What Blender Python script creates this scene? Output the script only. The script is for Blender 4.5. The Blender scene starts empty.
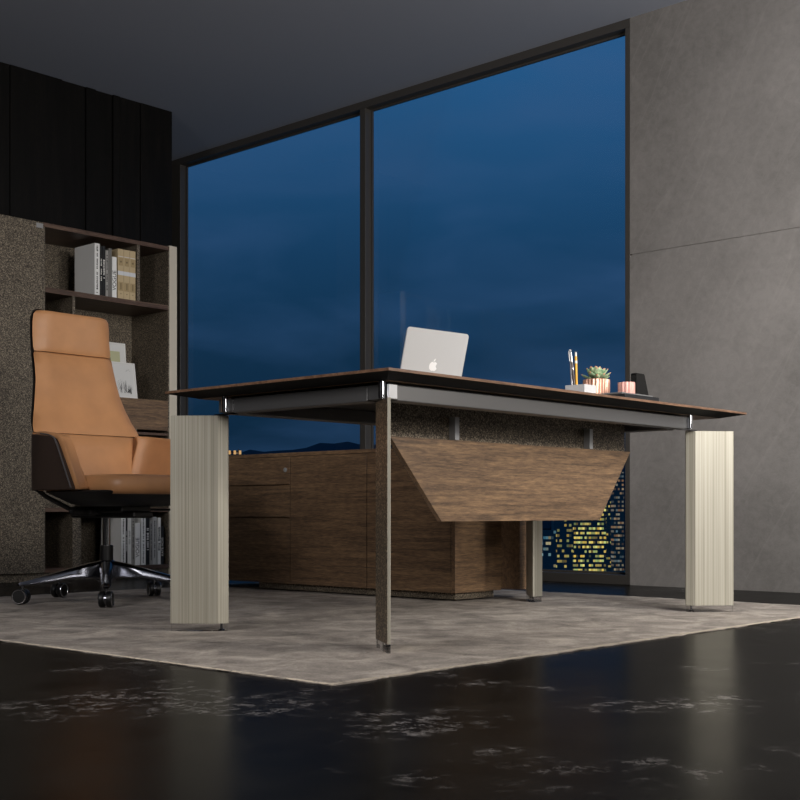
import bpy, bmesh, math, random
from mathutils import Vector, Matrix
random.seed(7)
PI = math.pi
scene = bpy.context.scene
COL = scene.collection

# ------------------------------------------------------------------ camera
CAM_H = 0.375
TH = 42.4656                       # heading of the view, degrees from +X towards +Y
cam = bpy.data.cameras.new('camera')
cam.sensor_width = 36; cam.lens = 55.806
cam.shift_y = 112/800
cam.clip_end = 6000; cam.clip_start = 0.05
co = bpy.data.objects.new('camera', cam); COL.objects.link(co)
co.location = (0, 0, CAM_H); co.rotation_euler = (PI/2, 0, math.radians(TH-90))
scene.camera = co

# ------------------------------------------------------------------ view
scene.view_settings.view_transform = 'Standard'
scene.view_settings.look = 'None'
scene.view_settings.gamma = 1
scene.view_settings.use_curve_mapping = False
scene.view_settings.exposure = 0

def lin(c):
    return tuple(((v/255)/12.92 if v/255 <= .04045 else ((v/255+.055)/1.055)**2.4) for v in c) + (1,)

# ------------------------------------------------------------------ world: dusk sky with thin clouds
w = bpy.data.worlds.new('dusk_sky'); scene.world = w; w.use_nodes = True
nt = w.node_tree; nt.nodes.clear()
def N(nt, typ, **kw):
    n = nt.nodes.new(typ)
    for k, v in kw.items():
        if k.startswith('i_'):
            n.inputs[k[2:].replace('_', ' ')].default_value = v
        elif k.startswith('n'):
            n.inputs[int(k[1:])].default_value = v
        else: setattr(n, k, v)
    return n
tc = N(nt, 'ShaderNodeTexCoord'); sp = N(nt, 'ShaderNodeSeparateXYZ')
nt.links.new(tc.outputs['Generated'], sp.inputs[0])
rp = N(nt, 'ShaderNodeValToRGB')
for i, (p, c) in enumerate([(0.0, (12, 36, 50)), (0.03, (14, 37, 57)), (0.12, (18, 48, 74)), (0.20, (24, 62, 96)), (0.34, (38, 88, 134))]):
    e = rp.color_ramp.elements[i] if i < 2 else rp.color_ramp.elements.new(p)
    e.position = p; e.color = lin(c)
nt.links.new(sp.outputs['Z'], rp.inputs[0])
mp = N(nt, 'ShaderNodeMapping'); mp.inputs['Scale'].default_value = (3.2, 3.2, 11)
mp.inputs['Rotation'].default_value = (0.25, -0.12, 0)
nt.links.new(tc.outputs['Generated'], mp.inputs[0])
no = N(nt, 'ShaderNodeTexNoise', i_Scale=1.6, i_Detail=5.0, i_Roughness=.5, i_Distortion=.4)
nt.links.new(mp.outputs[0], no.inputs[0])
cr = N(nt, 'ShaderNodeValToRGB')
cr.color_ramp.elements[0].position = .42; cr.color_ramp.elements[0].color = (0, 0, 0, 1)
cr.color_ramp.elements[1].position = .75; cr.color_ramp.elements[1].color = (1, 1, 1, 1)
nt.links.new(no.outputs[0], cr.inputs[0])
mx = N(nt, 'ShaderNodeMix', data_type='RGBA'); mx.inputs[7].default_value = lin((56, 88, 130))
ml = N(nt, 'ShaderNodeMath', operation='MULTIPLY', n1=.42)
nt.links.new(cr.outputs[0], ml.inputs[0]); nt.links.new(ml.outputs[0], mx.inputs[0])
nt.links.new(rp.outputs[0], mx.inputs[6])
bg = N(nt, 'ShaderNodeBackground', i_Strength=1.0)
nt.links.new(mx.outputs[2], bg.inputs[0])
wo = N(nt, 'ShaderNodeOutputWorld'); nt.links.new(bg.outputs[0], wo.inputs[0])

# ------------------------------------------------------------------ key lamp after the cast shadows, plus added unseen fill lights
def area(name, loc, target, size, power, color, sy=None, spread=None):
    l = bpy.data.lights.new(name, 'AREA'); l.size = size
    if sy: l.shape = 'RECTANGLE'; l.size_y = sy
    l.energy = power; l.color = color
    if spread: l.spread = math.radians(spread)
    o = bpy.data.objects.new(name, l); COL.objects.link(o); o.location = loc
    o.rotation_euler = (Vector(target)-Vector(loc)).to_track_quat('-Z', 'Y').to_euler()
    return o
area('key_lamp', (4.12, -.75, 1.55), (3.8, 3.0, .3), .28, 64, (1, .94, .86))
area('front_fill', (1.2, -2.3, 1.75), (3.2, 4.0, .9), 1.3, 128, (1, .955, .91))  # added off-camera light for the chair front, books and bookcase doors
area('side_fill', (-1.2, 2.4, 2.2), (4.0, 3.6, .6), 1.2, 54, (1, .96, .94))  # added off-camera fill for the credenza front and other dim faces
area('wall_fill', (3.3, .2, 1.9), (5.5, 1.8, 1.0), .8, 40, (1, .985, .97), spread=120)  # added to brighten the stone wall, not a fitting of the room

# ------------------------------------------------------------------ materials
def new_mat(name):
    m = bpy.data.materials.new(name); m.use_nodes = True
    return m, m.node_tree, m.node_tree.nodes['Principled BSDF']
MC = {}
def plain(name, c, rough=.5, metal=0, **kw):
    if name in MC: return MC[name]
    m, nt, b = new_mat(name)
    b.inputs['Base Color'].default_value = lin(c); b.inputs['Roughness'].default_value = rough
    b.inputs['Metallic'].default_value = metal
    for k, v in kw.items(): b.inputs[k.replace('_', ' ')].default_value = v
    # faint unevenness of the surface
    n = N(nt, 'ShaderNodeTexNoise', i_Scale=60.0, i_Detail=3.0)
    t = N(nt, 'ShaderNodeTexCoord'); nt.links.new(t.outputs['Object'], n.inputs[0])
    mr = N(nt, 'ShaderNodeMapRange'); mr.inputs[3].default_value = max(0, rough-.04); mr.inputs[4].default_value = min(1, rough+.04)
    nt.links.new(n.outputs[0], mr.inputs[0]); nt.links.new(mr.outputs[0], b.inputs['Roughness'])
    MC[name] = m; return m
def ramp(nt, stops):
    r = N(nt, 'ShaderNodeValToRGB')
    for i, (p, c) in enumerate(stops):
        e = r.color_ramp.elements[i] if i < 2 else r.color_ramp.elements.new(p)
        e.position = p; e.color = lin(c)
    return r
def wood(name, axis, dark, mid, light, rough=.45, sc=1.0):
    m, nt, b = new_mat(name)
    t = N(nt, 'ShaderNodeTexCoord'); mp = N(nt, 'ShaderNodeMapping')
    s = [30*sc]*3; s[axis] = 1.6*sc; mp.inputs['Scale'].default_value = s
    nt.links.new(t.outputs['Object'], mp.inputs[0])
    n1 = N(nt, 'ShaderNodeTexNoise', i_Scale=1.6, i_Detail=5.0, i_Roughness=.6, i_Distortion=1.1)
    nt.links.new(mp.outputs[0], n1.inputs[0])
    mp2 = N(nt, 'ShaderNodeMapping'); s2 = [260]*3; s2[axis] = 26; mp2.inputs['Scale'].default_value = s2
    nt.links.new(t.outputs['Object'], mp2.inputs[0])
    n2 = N(nt, 'ShaderNodeTexNoise', i_Scale=1.0, i_Detail=3.0, i_Roughness=.7)
    nt.links.new(mp2.outputs[0], n2.inputs[0])
    ad = N(nt, 'ShaderNodeMix', data_type='FLOAT', n0=.5)
    nt.links.new(n1.outputs[0], ad.inputs[2]); nt.links.new(n2.outputs[0], ad.inputs[3])
    r = ramp(nt, [(.34, dark), (.5, mid), (.64, light)])
    nt.links.new(ad.outputs[0], r.inputs[0]); nt.links.new(r.outputs[0], b.inputs['Base Color'])
    b.inputs['Roughness'].default_value = rough
    bp = N(nt, 'ShaderNodeBump', i_Strength=.12, i_Distance=.002)
    nt.links.new(n2.outputs[0], bp.inputs['Height']); nt.links.new(bp.outputs[0], b.inputs['Normal'])
    return m
WD = ((66, 52, 40), (110, 87, 66), (148, 119, 88))
wood_x = wood('walnut_x', 0, *WD); wood_y = wood('walnut_y', 1, *WD)
wood_shelf = wood('walnut_shelf', 0, (52, 38, 31), (84, 64, 53), (106, 84, 70))
wood_edge = wood('walnut_edge', 0, (78, 56, 42), (122, 92, 72), (150, 116, 92), .35)
wood_dark = wood('dark_panel', 2, (4, 4, 4), (11, 10, 9), (20, 17, 15), .5, .5)

wood_dark.node_tree.nodes['Principled BSDF'].inputs['Specular IOR Level'].default_value = .15
def speckle(name, dark, mid, light, sc=260, metal=.25, rough=.5):
    m, nt, b = new_mat(name)
    t = N(nt, 'ShaderNodeTexCoord')
    n1 = N(nt, 'ShaderNodeTexNoise', i_Scale=float(sc), i_Detail=1.0, i_Roughness=.6)
    nt.links.new(t.outputs['Object'], n1.inputs[0])
    n2 = N(nt, 'ShaderNodeTexVoronoi', i_Scale=float(sc)*1.2)
    nt.links.new(t.outputs['Object'], n2.inputs[0])
    sx = N(nt, 'ShaderNodeSeparateColor'); nt.links.new(n2.outputs['Color'], sx.inputs[0])
    ad = N(nt, 'ShaderNodeMix', data_type='FLOAT', n0=.3)
    nt.links.new(n1.outputs[0], ad.inputs[2]); nt.links.new(sx.outputs[0], ad.inputs[3])
    r = ramp(nt, [(.30, dark), (.52, mid), (.74, light)])
    nt.links.new(ad.outputs[0], r.inputs[0]); nt.links.new(r.outputs[0], b.inputs['Base Color'])
    b.inputs['Metallic'].default_value = metal; b.inputs['Roughness'].default_value = rough
    bp = N(nt, 'ShaderNodeBump', i_Strength=.3, i_Distance=.002)
    nt.links.new(n1.outputs[0], bp.inputs['Height']); nt.links.new(bp.outputs[0], b.inputs['Normal'])
    return m
speck = speckle('bronze_speckle', (40, 35, 29), (94, 85, 73), (168, 155, 135), 230)
speck_leg = speckle('bronze_speckle_leg', (38, 30, 24), (92, 78, 62), (196, 178, 150), 190, .45, .4)

def brushed(name, dark, light, rough=.38, metal=.75):
    m, nt, b = new_mat(name)
    t = N(nt, 'ShaderNodeTexCoord'); mp = N(nt, 'ShaderNodeMapping')
    mp.inputs['Scale'].default_value = (260, 260, .7)
    nt.links.new(t.outputs['Object'], mp.inputs[0])
    n1 = N(nt, 'ShaderNodeTexNoise', i_Scale=1.0, i_Detail=4.0, i_Roughness=.65)
    nt.links.new(mp.outputs[0], n1.inputs[0])
    r = ramp(nt, [(.36, dark), (.64, light)])
    nt.links.new(n1.outputs[0], r.inputs[0]); nt.links.new(r.outputs[0], b.inputs['Base Color'])
    b.inputs['Metallic'].default_value = metal; b.inputs['Roughness'].default_value = rough
    bp = N(nt, 'ShaderNodeBump', i_Strength=.15, i_Distance=.002)
    nt.links.new(n1.outputs[0], bp.inputs['Height']); nt.links.new(bp.outputs[0], b.inputs['Normal'])
    return m
champ = brushed('champagne_brushed', (138, 133, 119), (172, 168, 155), .46, .3)
champ_strip = plain('champagne_strip', (214, 204, 186), .45, .3)
grey_metal = plain('grey_metal', (100, 100, 101), .42, .5)
chrome = plain('chrome', (205, 207, 212), .13, 1)
chrome_d = plain('dark_chrome', (120, 122, 128), .16, 1)
chrome_b = plain('base_chrome', (118, 120, 128), .16, 1)
black = plain('black_plastic', (16, 16, 17), .4)
black_bevel = plain('black_bevel', (9, 8, 7), .6, 0, Specular_IOR_Level=.12)
frame_mat = plain('window_frame_metal', (62, 59, 56), .35, .0)

def glassmat(name, tint=(1, 1, 1, 1), refl=1.0, rough=0.0):
    m = bpy.data.materials.new(name); m.use_nodes = True; nt = m.node_tree; nt.nodes.clear()
    tr = N(nt, 'ShaderNodeBsdfTransparent'); tr.inputs[0].default_value = tint
    gl = N(nt, 'ShaderNodeBsdfGlossy', i_Roughness=rough)
    fr = N(nt, 'ShaderNodeFresnel', i_IOR=1.45)
    mu = N(nt, 'ShaderNodeMath', operation='MULTIPLY', n1=refl); nt.links.new(fr.outputs[0], mu.inputs[0])
    mi = N(nt, 'ShaderNodeMixShader'); nt.links.new(mu.outputs[0], mi.inputs[0])
    nt.links.new(tr.outputs[0], mi.inputs[1]); nt.links.new(gl.outputs[0], mi.inputs[2])
    o = N(nt, 'ShaderNodeOutputMaterial'); nt.links.new(mi.outputs[0], o.inputs[0])
    return m
win_glass = glassmat('window_glass', (.98, .99, 1, 1), .08)
acrylic = glassmat('clear_acrylic', (.95, .95, .95, 1), .8, .05)

# floor: polished near-black stone with pale worn streaks
def mat_floor():
    m, nt, b = new_mat('polished_dark_floor')
    t = N(nt, 'ShaderNodeTexCoord')
    n1 = N(nt, 'ShaderNodeTexNoise', i_Scale=2.2, i_Detail=4.0, i_Roughness=.6)
    n2 = N(nt, 'ShaderNodeTexNoise', i_Scale=22.0, i_Detail=9.0, i_Roughness=.8)
    n3 = N(nt, 'ShaderNodeTexNoise', i_Scale=5.0, i_Detail=5.0, i_Roughness=.6)
    for n in (n1, n2, n3): nt.links.new(t.outputs['Object'], n.inputs[0])
    r1 = ramp(nt, [(.52, (0, 0, 0)), (.68, (255, 255, 255))]); nt.links.new(n1.outputs[0], r1.inputs[0])
    r2 = ramp(nt, [(.50, (0, 0, 0)), (.64, (240, 240, 240))]); nt.links.new(n2.outputs[0], r2.inputs[0])
    mu = N(nt, 'ShaderNodeMath', operation='MULTIPLY'); nt.links.new(r1.outputs[0], mu.inputs[0]); nt.links.new(r2.outputs[0], mu.inputs[1])
    base = ramp(nt, [(.35, (14, 14, 13)), (.68, (28, 27, 25))]); nt.links.new(n3.outputs[0], base.inputs[0])
    mx = N(nt, 'ShaderNodeMix', data_type='RGBA'); mx.inputs[7].default_value = lin((158, 153, 150))
    nt.links.new(mu.outputs[0], mx.inputs[0]); nt.links.new(base.outputs[0], mx.inputs[6])
    nt.links.new(mx.outputs[2], b.inputs['Base Color'])
    mr = N(nt, 'ShaderNodeMapRange'); mr.inputs[3].default_value = .2; mr.inputs[4].default_value = .3; b.inputs['IOR'].default_value = 1.07
    nt.links.new(n3.outputs[0], mr.inputs[0]); nt.links.new(mr.outputs[0], b.inputs['Roughness'])
    bp = N(nt, 'ShaderNodeBump', i_Strength=.05, i_Distance=.004); nt.links.new(n2.outputs[0], bp.inputs['Height'])
    nt.links.new(bp.outputs[0], b.inputs['Normal'])
    return m
def mat_rug():
    m, nt, b = new_mat('rug_pile')
    t = N(nt, 'ShaderNodeTexCoord')
    n1 = N(nt, 'ShaderNodeTexNoise', i_Scale=7.0, i_Detail=6.0, i_Roughness=.68, i_Distortion=.6)
    n2 = N(nt, 'ShaderNodeTexNoise', i_Scale=160.0, i_Detail=2.0, i_Roughness=.7)
    for n in (n1, n2): nt.links.new(t.outputs['Object'], n.inputs[0])
    ad = N(nt, 'ShaderNodeMix', data_type='FLOAT', n0=.25)
    nt.links.new(n1.outputs[0], ad.inputs[2]); nt.links.new(n2.outputs[0], ad.inputs[3])
    r = ramp(nt, [(.32, (102, 96, 89)), (.5, (154, 145, 136)), (.66, (196, 186, 174))])
    nt.links.new(ad.outputs[0], r.inputs[0]); nt.links.new(r.outputs[0], b.inputs['Base Color'])
    b.inputs['Roughness'].default_value = .95
    bp = N(nt, 'ShaderNodeBump', i_Strength=.6, i_Distance=.006); nt.links.new(ad.outputs[0], bp.inputs['Height'])
    nt.links.new(bp.outputs[0], b.inputs['Normal'])
    return m
def mat_stone():
    m, nt, b = new_mat('grey_stone_slabs')
    t = N(nt, 'ShaderNodeTexCoord')
    n1 = N(nt, 'ShaderNodeTexNoise', i_Scale=1.3, i_Detail=6.0, i_Roughness=.6)
    n2 = N(nt, 'ShaderNodeTexNoise', i_Scale=26.0, i_Detail=6.0, i_Roughness=.75, i_Distortion=.3)
    mp = N(nt, 'ShaderNodeMapping'); mp0 = N(nt, 'ShaderNodeMapping'); mp0.inputs['Rotation'].default_value = (math.radians(-30), 0, 0)
    mp.inputs['Scale'].default_value = (1, 3.4, .25)
    nt.links.new(t.outputs['Object'], mp0.inputs[0]); nt.links.new(mp0.outputs[0], mp.inputs[0])
    n3 = N(nt, 'ShaderNodeTexNoise', i_Scale=1.6, i_Detail=2.5, i_Roughness=.5, i_Distortion=.5)
    for n in (n1, n2): nt.links.new(t.outputs['Object'], n.inputs[0])
    nt.links.new(mp.outputs[0], n3.inputs[0])
    sb = N(nt, 'ShaderNodeMath', operation='SUBTRACT', n1=.53); nt.links.new(n3.outputs[0], sb.inputs[0])
    ab = N(nt, 'ShaderNodeMath', operation='ABSOLUTE'); nt.links.new(sb.outputs[0], ab.inputs[0])
    vr = ramp(nt, [(0, (255, 255, 255)), (.012, (0, 0, 0))]); nt.links.new(ab.outputs[0], vr.inputs[0])
    ad = N(nt, 'ShaderNodeMix', data_type='FLOAT', n0=.4)
    nt.links.new(n1.outputs[0], ad.inputs[2]); nt.links.new(n2.outputs[0], ad.inputs[3])
    r = ramp(nt, [(.36, (102, 99, 96)), (.64, (128, 124, 121))]); nt.links.new(ad.outputs[0], r.inputs[0])
    mx = N(nt, 'ShaderNodeMix', data_type='RGBA'); mx.inputs[7].default_value = lin((150, 145, 141))
    mm = N(nt, 'ShaderNodeMath', operation='MULTIPLY', n1=.13); nt.links.new(vr.outputs[0], mm.inputs[0])
    nt.links.new(mm.outputs[0], mx.inputs[0]); nt.links.new(r.outputs[0], mx.inputs[6])
    nt.links.new(mx.outputs[2], b.inputs['Base Color']); b.inputs['Roughness'].default_value = .75
    bp = N(nt, 'ShaderNodeBump', i_Strength=.3, i_Distance=.006); nt.links.new(n2.outputs[0], bp.inputs['Height'])
    nt.links.new(bp.outputs[0], b.inputs['Normal'])
    return m
def leather(name, c, rough=.42):
    m, nt, b = new_mat(name)
    t = N(nt, 'ShaderNodeTexCoord')
    n1 = N(nt, 'ShaderNodeTexVoronoi', i_Scale=420.0); nt.links.new(t.outputs['Object'], n1.inputs[0])
    n2 = N(nt, 'ShaderNodeTexNoise', i_Scale=9.0, i_Detail=3.0); nt.links.new(t.outputs['Object'], n2.inputs[0])
    r = ramp(nt, [(.3, tuple(int(v*.92) for v in c)), (.7, c)]); nt.links.new(n2.outputs[0], r.inputs[0])
    nt.links.new(r.outputs[0], b.inputs['Base Color']); b.inputs['Roughness'].default_value = rough
    bp = N(nt, 'ShaderNodeBump', i_Strength=.12, i_Distance=.001); nt.links.new(n1.outputs['Distance'], bp.inputs['Height'])
    nt.links.new(bp.outputs[0], b.inputs['Normal'])
    return m
tan_leather = leather('tan_leather', (194, 141, 96))
brown_leather = leather('dark_brown_leather', (54, 39, 30), .75)

# ------------------------------------------------------------------ mesh helpers
def link(name, bm, mat, parent=None, smooth=False, bevel=0, seg=2, sub=0, sharp=40):
    me = bpy.data.meshes.new(name)
    bmesh.ops.recalc_face_normals(bm, faces=bm.faces)
    bm.to_mesh(me); bm.free()
    o = bpy.data.objects.new(name, me); COL.objects.link(o)
    for mm in (mat if isinstance(mat, (list, tuple)) else [mat]): me.materials.append(mm)
    if parent:
        o.parent = parent
        o.matrix_parent_inverse = Matrix.Translation(-parent_origin(parent))
    if smooth:
        for p in me.polygons: p.use_smooth = True
        try: me.set_sharp_from_angle(angle=math.radians(sharp))
        except Exception: pass
    if bevel:
        b = o.modifiers.new('bevel', 'BEVEL'); b.width = bevel; b.segments = seg; b.limit_method = 'ANGLE'; b.angle_limit = math.radians(35)
    if sub:
        s = o.modifiers.new('subdivision', 'SUBSURF'); s.levels = s.render_levels = sub
    return o
def parent_origin(p):
    # meshes are written in world coordinates; the root Empty may stand anywhere (unrotated)
    return p.location.copy() if p.parent is None else Vector((0, 0, 0))
def thing(name, loc, label, cat, group=None):
    o = bpy.data.objects.new(name, None); COL.objects.link(o); o.location = loc
    o.empty_display_size = .1
    o['label'] = label; o['category'] = cat
    if group: o['group'] = group
    return o
def tag(o, label, cat, group=None):
    o['label'] = label; o['category'] = cat
    if group: o['group'] = group
    return o
def struct(o): o['kind'] = 'structure'; return o
def bx(bm, x0, x1, y0, y1, z0, z1, M=None, mi=0):
    v = [bm.verts.new((x, y, z)) for z in (z0, z1) for y in (y0, y1) for x in (x0, x1)]
    if M:
        for q in v: q.co = M @ q.co
    for f in ((0, 2, 3, 1), (4, 5, 7, 6), (0, 1, 5, 4), (2, 6, 7, 3), (0, 4, 6, 2), (1, 3, 7, 5)):
        fa = bm.faces.new([v[i] for i in f]); fa.material_index = mi
def box(name, x0, x1, y0, y1, z0, z1, mat, parent=None, bevel=0, **k):
    bm = bmesh.new(); bx(bm, x0, x1, y0, y1, z0, z1); return link(name, bm, mat, parent, bevel=bevel, **k)
def loft(bm, rings, caps=True, closed=True, mi=0):
    R = [[bm.verts.new(p) for p in r] for r in rings]; n = len(R[0])
    for a, b in zip(R, R[1:]):
        for i in range(n if closed else n-1):
            j = (i+1) % n
            f = bm.faces.new((a[i], a[j], b[j], b[i])); f.material_index = mi
    if caps:
        f = bm.faces.new(R[0][::-1]); f.material_index = mi
        f = bm.faces.new(R[-1]); f.material_index = mi
    return R
def prism_z(bm, pts, z0, z1): loft(bm, [[(x, y, z0) for x, y in pts], [(x, y, z1) for x, y in pts]])
def circ(cx, cy, z, r, n=24): return [(cx+r*math.cos(2*PI*i/n), cy+r*math.sin(2*PI*i/n), z) for i in range(n)]
def lathe(bm, cx, cy, prof, n=28): loft(bm, [circ(cx, cy, z, r, n) for r, z in prof])
def tube(bm, pts, r, n=10):
    pts = [Vector(p) for p in pts]; rings = []
    for i, p in enumerate(pts):
        d = (pts[min(i+1, len(pts)-1)]-pts[max(i-1, 0)]).normalized()
        up = Vector((0, 0, 1)) if abs(d.z) < .9 else Vector((1, 0, 0))
        a = d.cross(up).normalized(); b = d.cross(a).normalized()
        rr = r[i] if isinstance(r, (list, tuple)) else r
        rings.append([p+a*rr*math.cos(2*PI*k/n)+b*rr*math.sin(2*PI*k/n) for k in range(n)])
    loft(bm, rings)
def sellipse(cx, cy, z, a, b, n=32, e=4.0):
    out = []
    for i in range(n):
        t = 2*PI*i/n; c, s = math.cos(t), math.sin(t)
        out.append((cx+a*math.copysign(abs(c)**(2/e), c), cy+b*math.copysign(abs(s)**(2/e), s), z))
    return out
def text_mesh(name, s, size, M, mat, parent, ext=.0004):
    cu = bpy.data.curves.new(name, 'FONT'); cu.body = s; cu.size = size; cu.extrude = ext
    cu.align_x = 'CENTER'; cu.align_y = 'CENTER'
    to = bpy.data.objects.new(name+'_tmp', cu); COL.objects.link(to)
    dg = bpy.context.evaluated_depsgraph_get()
    me = bpy.data.meshes.new_from_object(to.evaluated_get(dg))
    bpy.data.objects.remove(to)
    me.transform(M); me.materials.clear(); me.materials.append(mat)
    o = bpy.data.objects.new(name, me); COL.objects.link(o)
    if parent: o.parent = parent; o.matrix_parent_inverse = Matrix.Translation(-parent_origin(parent))
    return o

# ================================================================== SETTING
XW = 5.49; CEIL = 2.91; YW = 6.37; YJ = 3.425; YL = 7.26
floor = struct(box('floor', -3.2, XW+.15, -3.2, YL+.15, -.1, 0, mat_floor()))
ceil_mat = plain('ceiling_window_tint', (154, 160, 174), .8)  # blue tint puts the window's cool light into the ceiling colour
struct(box('ceiling', -3.2, XW+.15, -3.2, YL+.15, CEIL, CEIL+.1, ceil_mat))
stone = mat_stone()
bm = bmesh.new()
bx(bm, XW, XW+.15, -3.1, YJ, 0, 1.690); bx(bm, XW, XW+.15, -3.1, YJ, 1.696, CEIL)
bx(bm, XW+.006, XW+.14, -3.1, YJ-.01, 1.68, 1.70)
struct(link('wall_right', bm, stone))
bm = bmesh.new()                                   # dark vertical boards behind the bookcase
x = -3.1; ws = [.62, .62, .45, .62, .62, .62]
edges = [-3.1, -2.2, -1.3, -.4, .5, 1.4, 2.3, 3.0, 3.69, 4.03, 4.19, 4.26, 4.38, 4.43, 4.58, 4.82]
for i, (a, b) in enumerate(zip(edges, edges[1:])):
    off = [0, .004, .0, .010, .002, .012][i % 6]
    bx(bm, a+.002, b-.002 if b < 4.8 else b, YW+off, YW+.03, 0, CEIL)
bx(bm, -3.1, 4.82, YW+.02, YL, 0, CEIL)
struct(link('wall_left', bm, wood_dark))
struct(box('wall_corner', 4.80, XW, YL, YL+.12, 0, CEIL, wood_dark))
dk = plain('dark_wall_paint', (58, 55, 53), .8)
struct(box('wall_near', -3.2, -3.1, -3.2, YL, 0, CEIL, dk))
struct(box('wall_behind', -3.1, XW+.1, -3.2, -3.1, 0, CEIL, dk))

# window: frame, mullion, two panes
bm = bmesh.new(); D = .065
bx(bm, XW, XW+D, YJ, YL, CEIL-.045, CEIL)              # head
bx(bm, XW, XW+D, YJ, YL, 0, .05)                      # sill
bx(bm, XW, XW+D, YJ, YJ+.030, .05, CEIL-.045)
bx(bm, XW, XW+D, YL-.10, YL, .05, CEIL-.045)
wf = struct(link('window_1', bm, frame_mat, bevel=.002))
def wpart(o): return o
box('mullion', XW, XW+D, 5.315, 5.362, .05, CEIL-.045, frame_mat, wf, bevel=.002)
bm = bmesh.new()
for a, b in ((YJ+.030, 5.315), (5.362, YL-.10)):
    g = .012; x0, x1 = XW+.050, XW+.064; z0, z1 = .05, CEIL-.045
    bx(bm, x0, x1, a, b, z1-g, z1); bx(bm, x0, x1, a, b, z0, z0+g); bx(bm, x0, x1, a, a+g, z0+g, z1-g); bx(bm, x0, x1, b-g, b, z0+g, z1-g)
link('glazing_bead', bm, frame_mat, wf)
for a, b in ((YJ+.030, 5.315), (5.362, YL-.10)):
    box('pane', XW+.055, XW+.060, a, b, .05, CEIL-.045, win_glass, wf)

# rug
def rug():
    bm = bmesh.new(); x0, x1, y0, y1 = 1.87, 4.73, 1.912, 4.97; nx, ny = 90, 96; z = .0042
    g = {}
    rnd = random.Random(3)
    for i in range(nx+1):
        for j in range(ny+1):
            x = x0+(x1-x0)*i/nx; y = y0+(y1-y0)*j/ny
            e = (i in (0, nx)) or (j in (0, ny))
            if e: x += rnd.uniform(-.004, .004); y += rnd.uniform(-.004, .004)
            zz = z+rnd.uniform(-.0008, .0008) - (.001 if e else 0)
            g[i, j] = bm.verts.new((x, y, zz))
    for i in range(nx):
        for j in range(ny): bm.faces.new((g[i, j], g[i+1, j], g[i+1, j+1], g[i, j+1]))
    be = [e for e in bm.edges if e.is_boundary]
    r = bmesh.ops.extrude_edge_only(bm, edges=be)
    for v in [v for v in r['geom'] if isinstance(v, bmesh.types.BMVert)]: v.co.z = 0.0003
    o = link('rug', bm, mat_rug(), smooth=True, sharp=60)
    tag(o, 'taupe grey low pile rug under the desk and office chair', 'rug')
    # ragged pale edge of the pile
    bm = bmesh.new(); rnd = random.Random(5)
    def tuft(px, py, nxv, nyv):
        h = rnd.uniform(.0028, .0043); o_ = rnd.uniform(.002, .009); ww = rnd.uniform(.002, .004)
        tx, ty = -nyv, nxv
        a = bm.verts.new((px-tx*ww, py-ty*ww, .002)); b = bm.verts.new((px+tx*ww, py+ty*ww, .002))
        c = bm.verts.new((px+nxv*o_+tx*rnd.uniform(-.003, .003), py+nyv*o_, h)); d = bm.verts.new((px-nxv*.006, py-nyv*.010, .0044))
        bm.faces.new((a, b, c)); bm.faces.new((b, d, c)); bm.faces.new((d, a, c))
    for k in range(2600):
        tuft(rnd.uniform(x0, x1), y0+.003, 0, -1)
    for k in range(1600):
        tuft(x0+.003, rnd.uniform(y0, y1), -1, 0)
    f = link('pile_edge', bm, plain('pile_edge_wool', (186, 174, 158), .95), o); f['kind'] = 'stuff'
rug()

# ================================================================== DESK
dx0, dx1, dy0, dy1 = 2.350, 4.326, 2.190, 3.142
desk = thing('executive_desk', (3.36, 2.68, .0), 'large executive desk with thin dark wooden top and broad champagne coloured legs', 'desk')
bm = bmesh.new()
def rect(i, z): return [(dx0+i, dy0+i, z), (dx1-i, dy0+i, z), (dx1-i, dy1-i, z), (dx0+i, dy1-i, z)]
loft(bm, [rect(0, .742), rect(0, .750)])
link('tabletop', bm, wood_edge, desk, bevel=.0008)
bm = bmesh.new(); loft(bm, [rect(.072, .7275), rect(.001, .7419)], caps=False)
R = rect(.001, .7419); bm.faces.new([bm.verts.new(p) for p in R])
link('bevelled_underside', bm, black_bevel, desk)
bm = bmesh.new(); loft(bm, [rect(.0725, .7265), rect(.0725, .7285)])
link('underside_board', bm, wood_x, desk)
bz0, bz1 = .676, .7195
def beam(x0, x1, y0, y1):
    bm = bmesh.new(); bx(bm, x0, x1, y0, y1, bz0, bz1)
    link('frame_beam', bm, grey_metal, desk, bevel=.003)
beam(2.472, 4.020, 2.272, 2.322); beam(2.472, 4.020, 2.935, 2.985)
beam(2.432, 2.482, 2.346, 2.911); beam(4.012, 4.062, 2.346, 2.911)
bm = bmesh.new(); bx(bm, 2.46, 4.03, 2.30, 2.955, .720, .7262)  # black sheet standing in for the shade between frame and tabletop
link('shadow_gap_fill', bm, black, desk)
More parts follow.
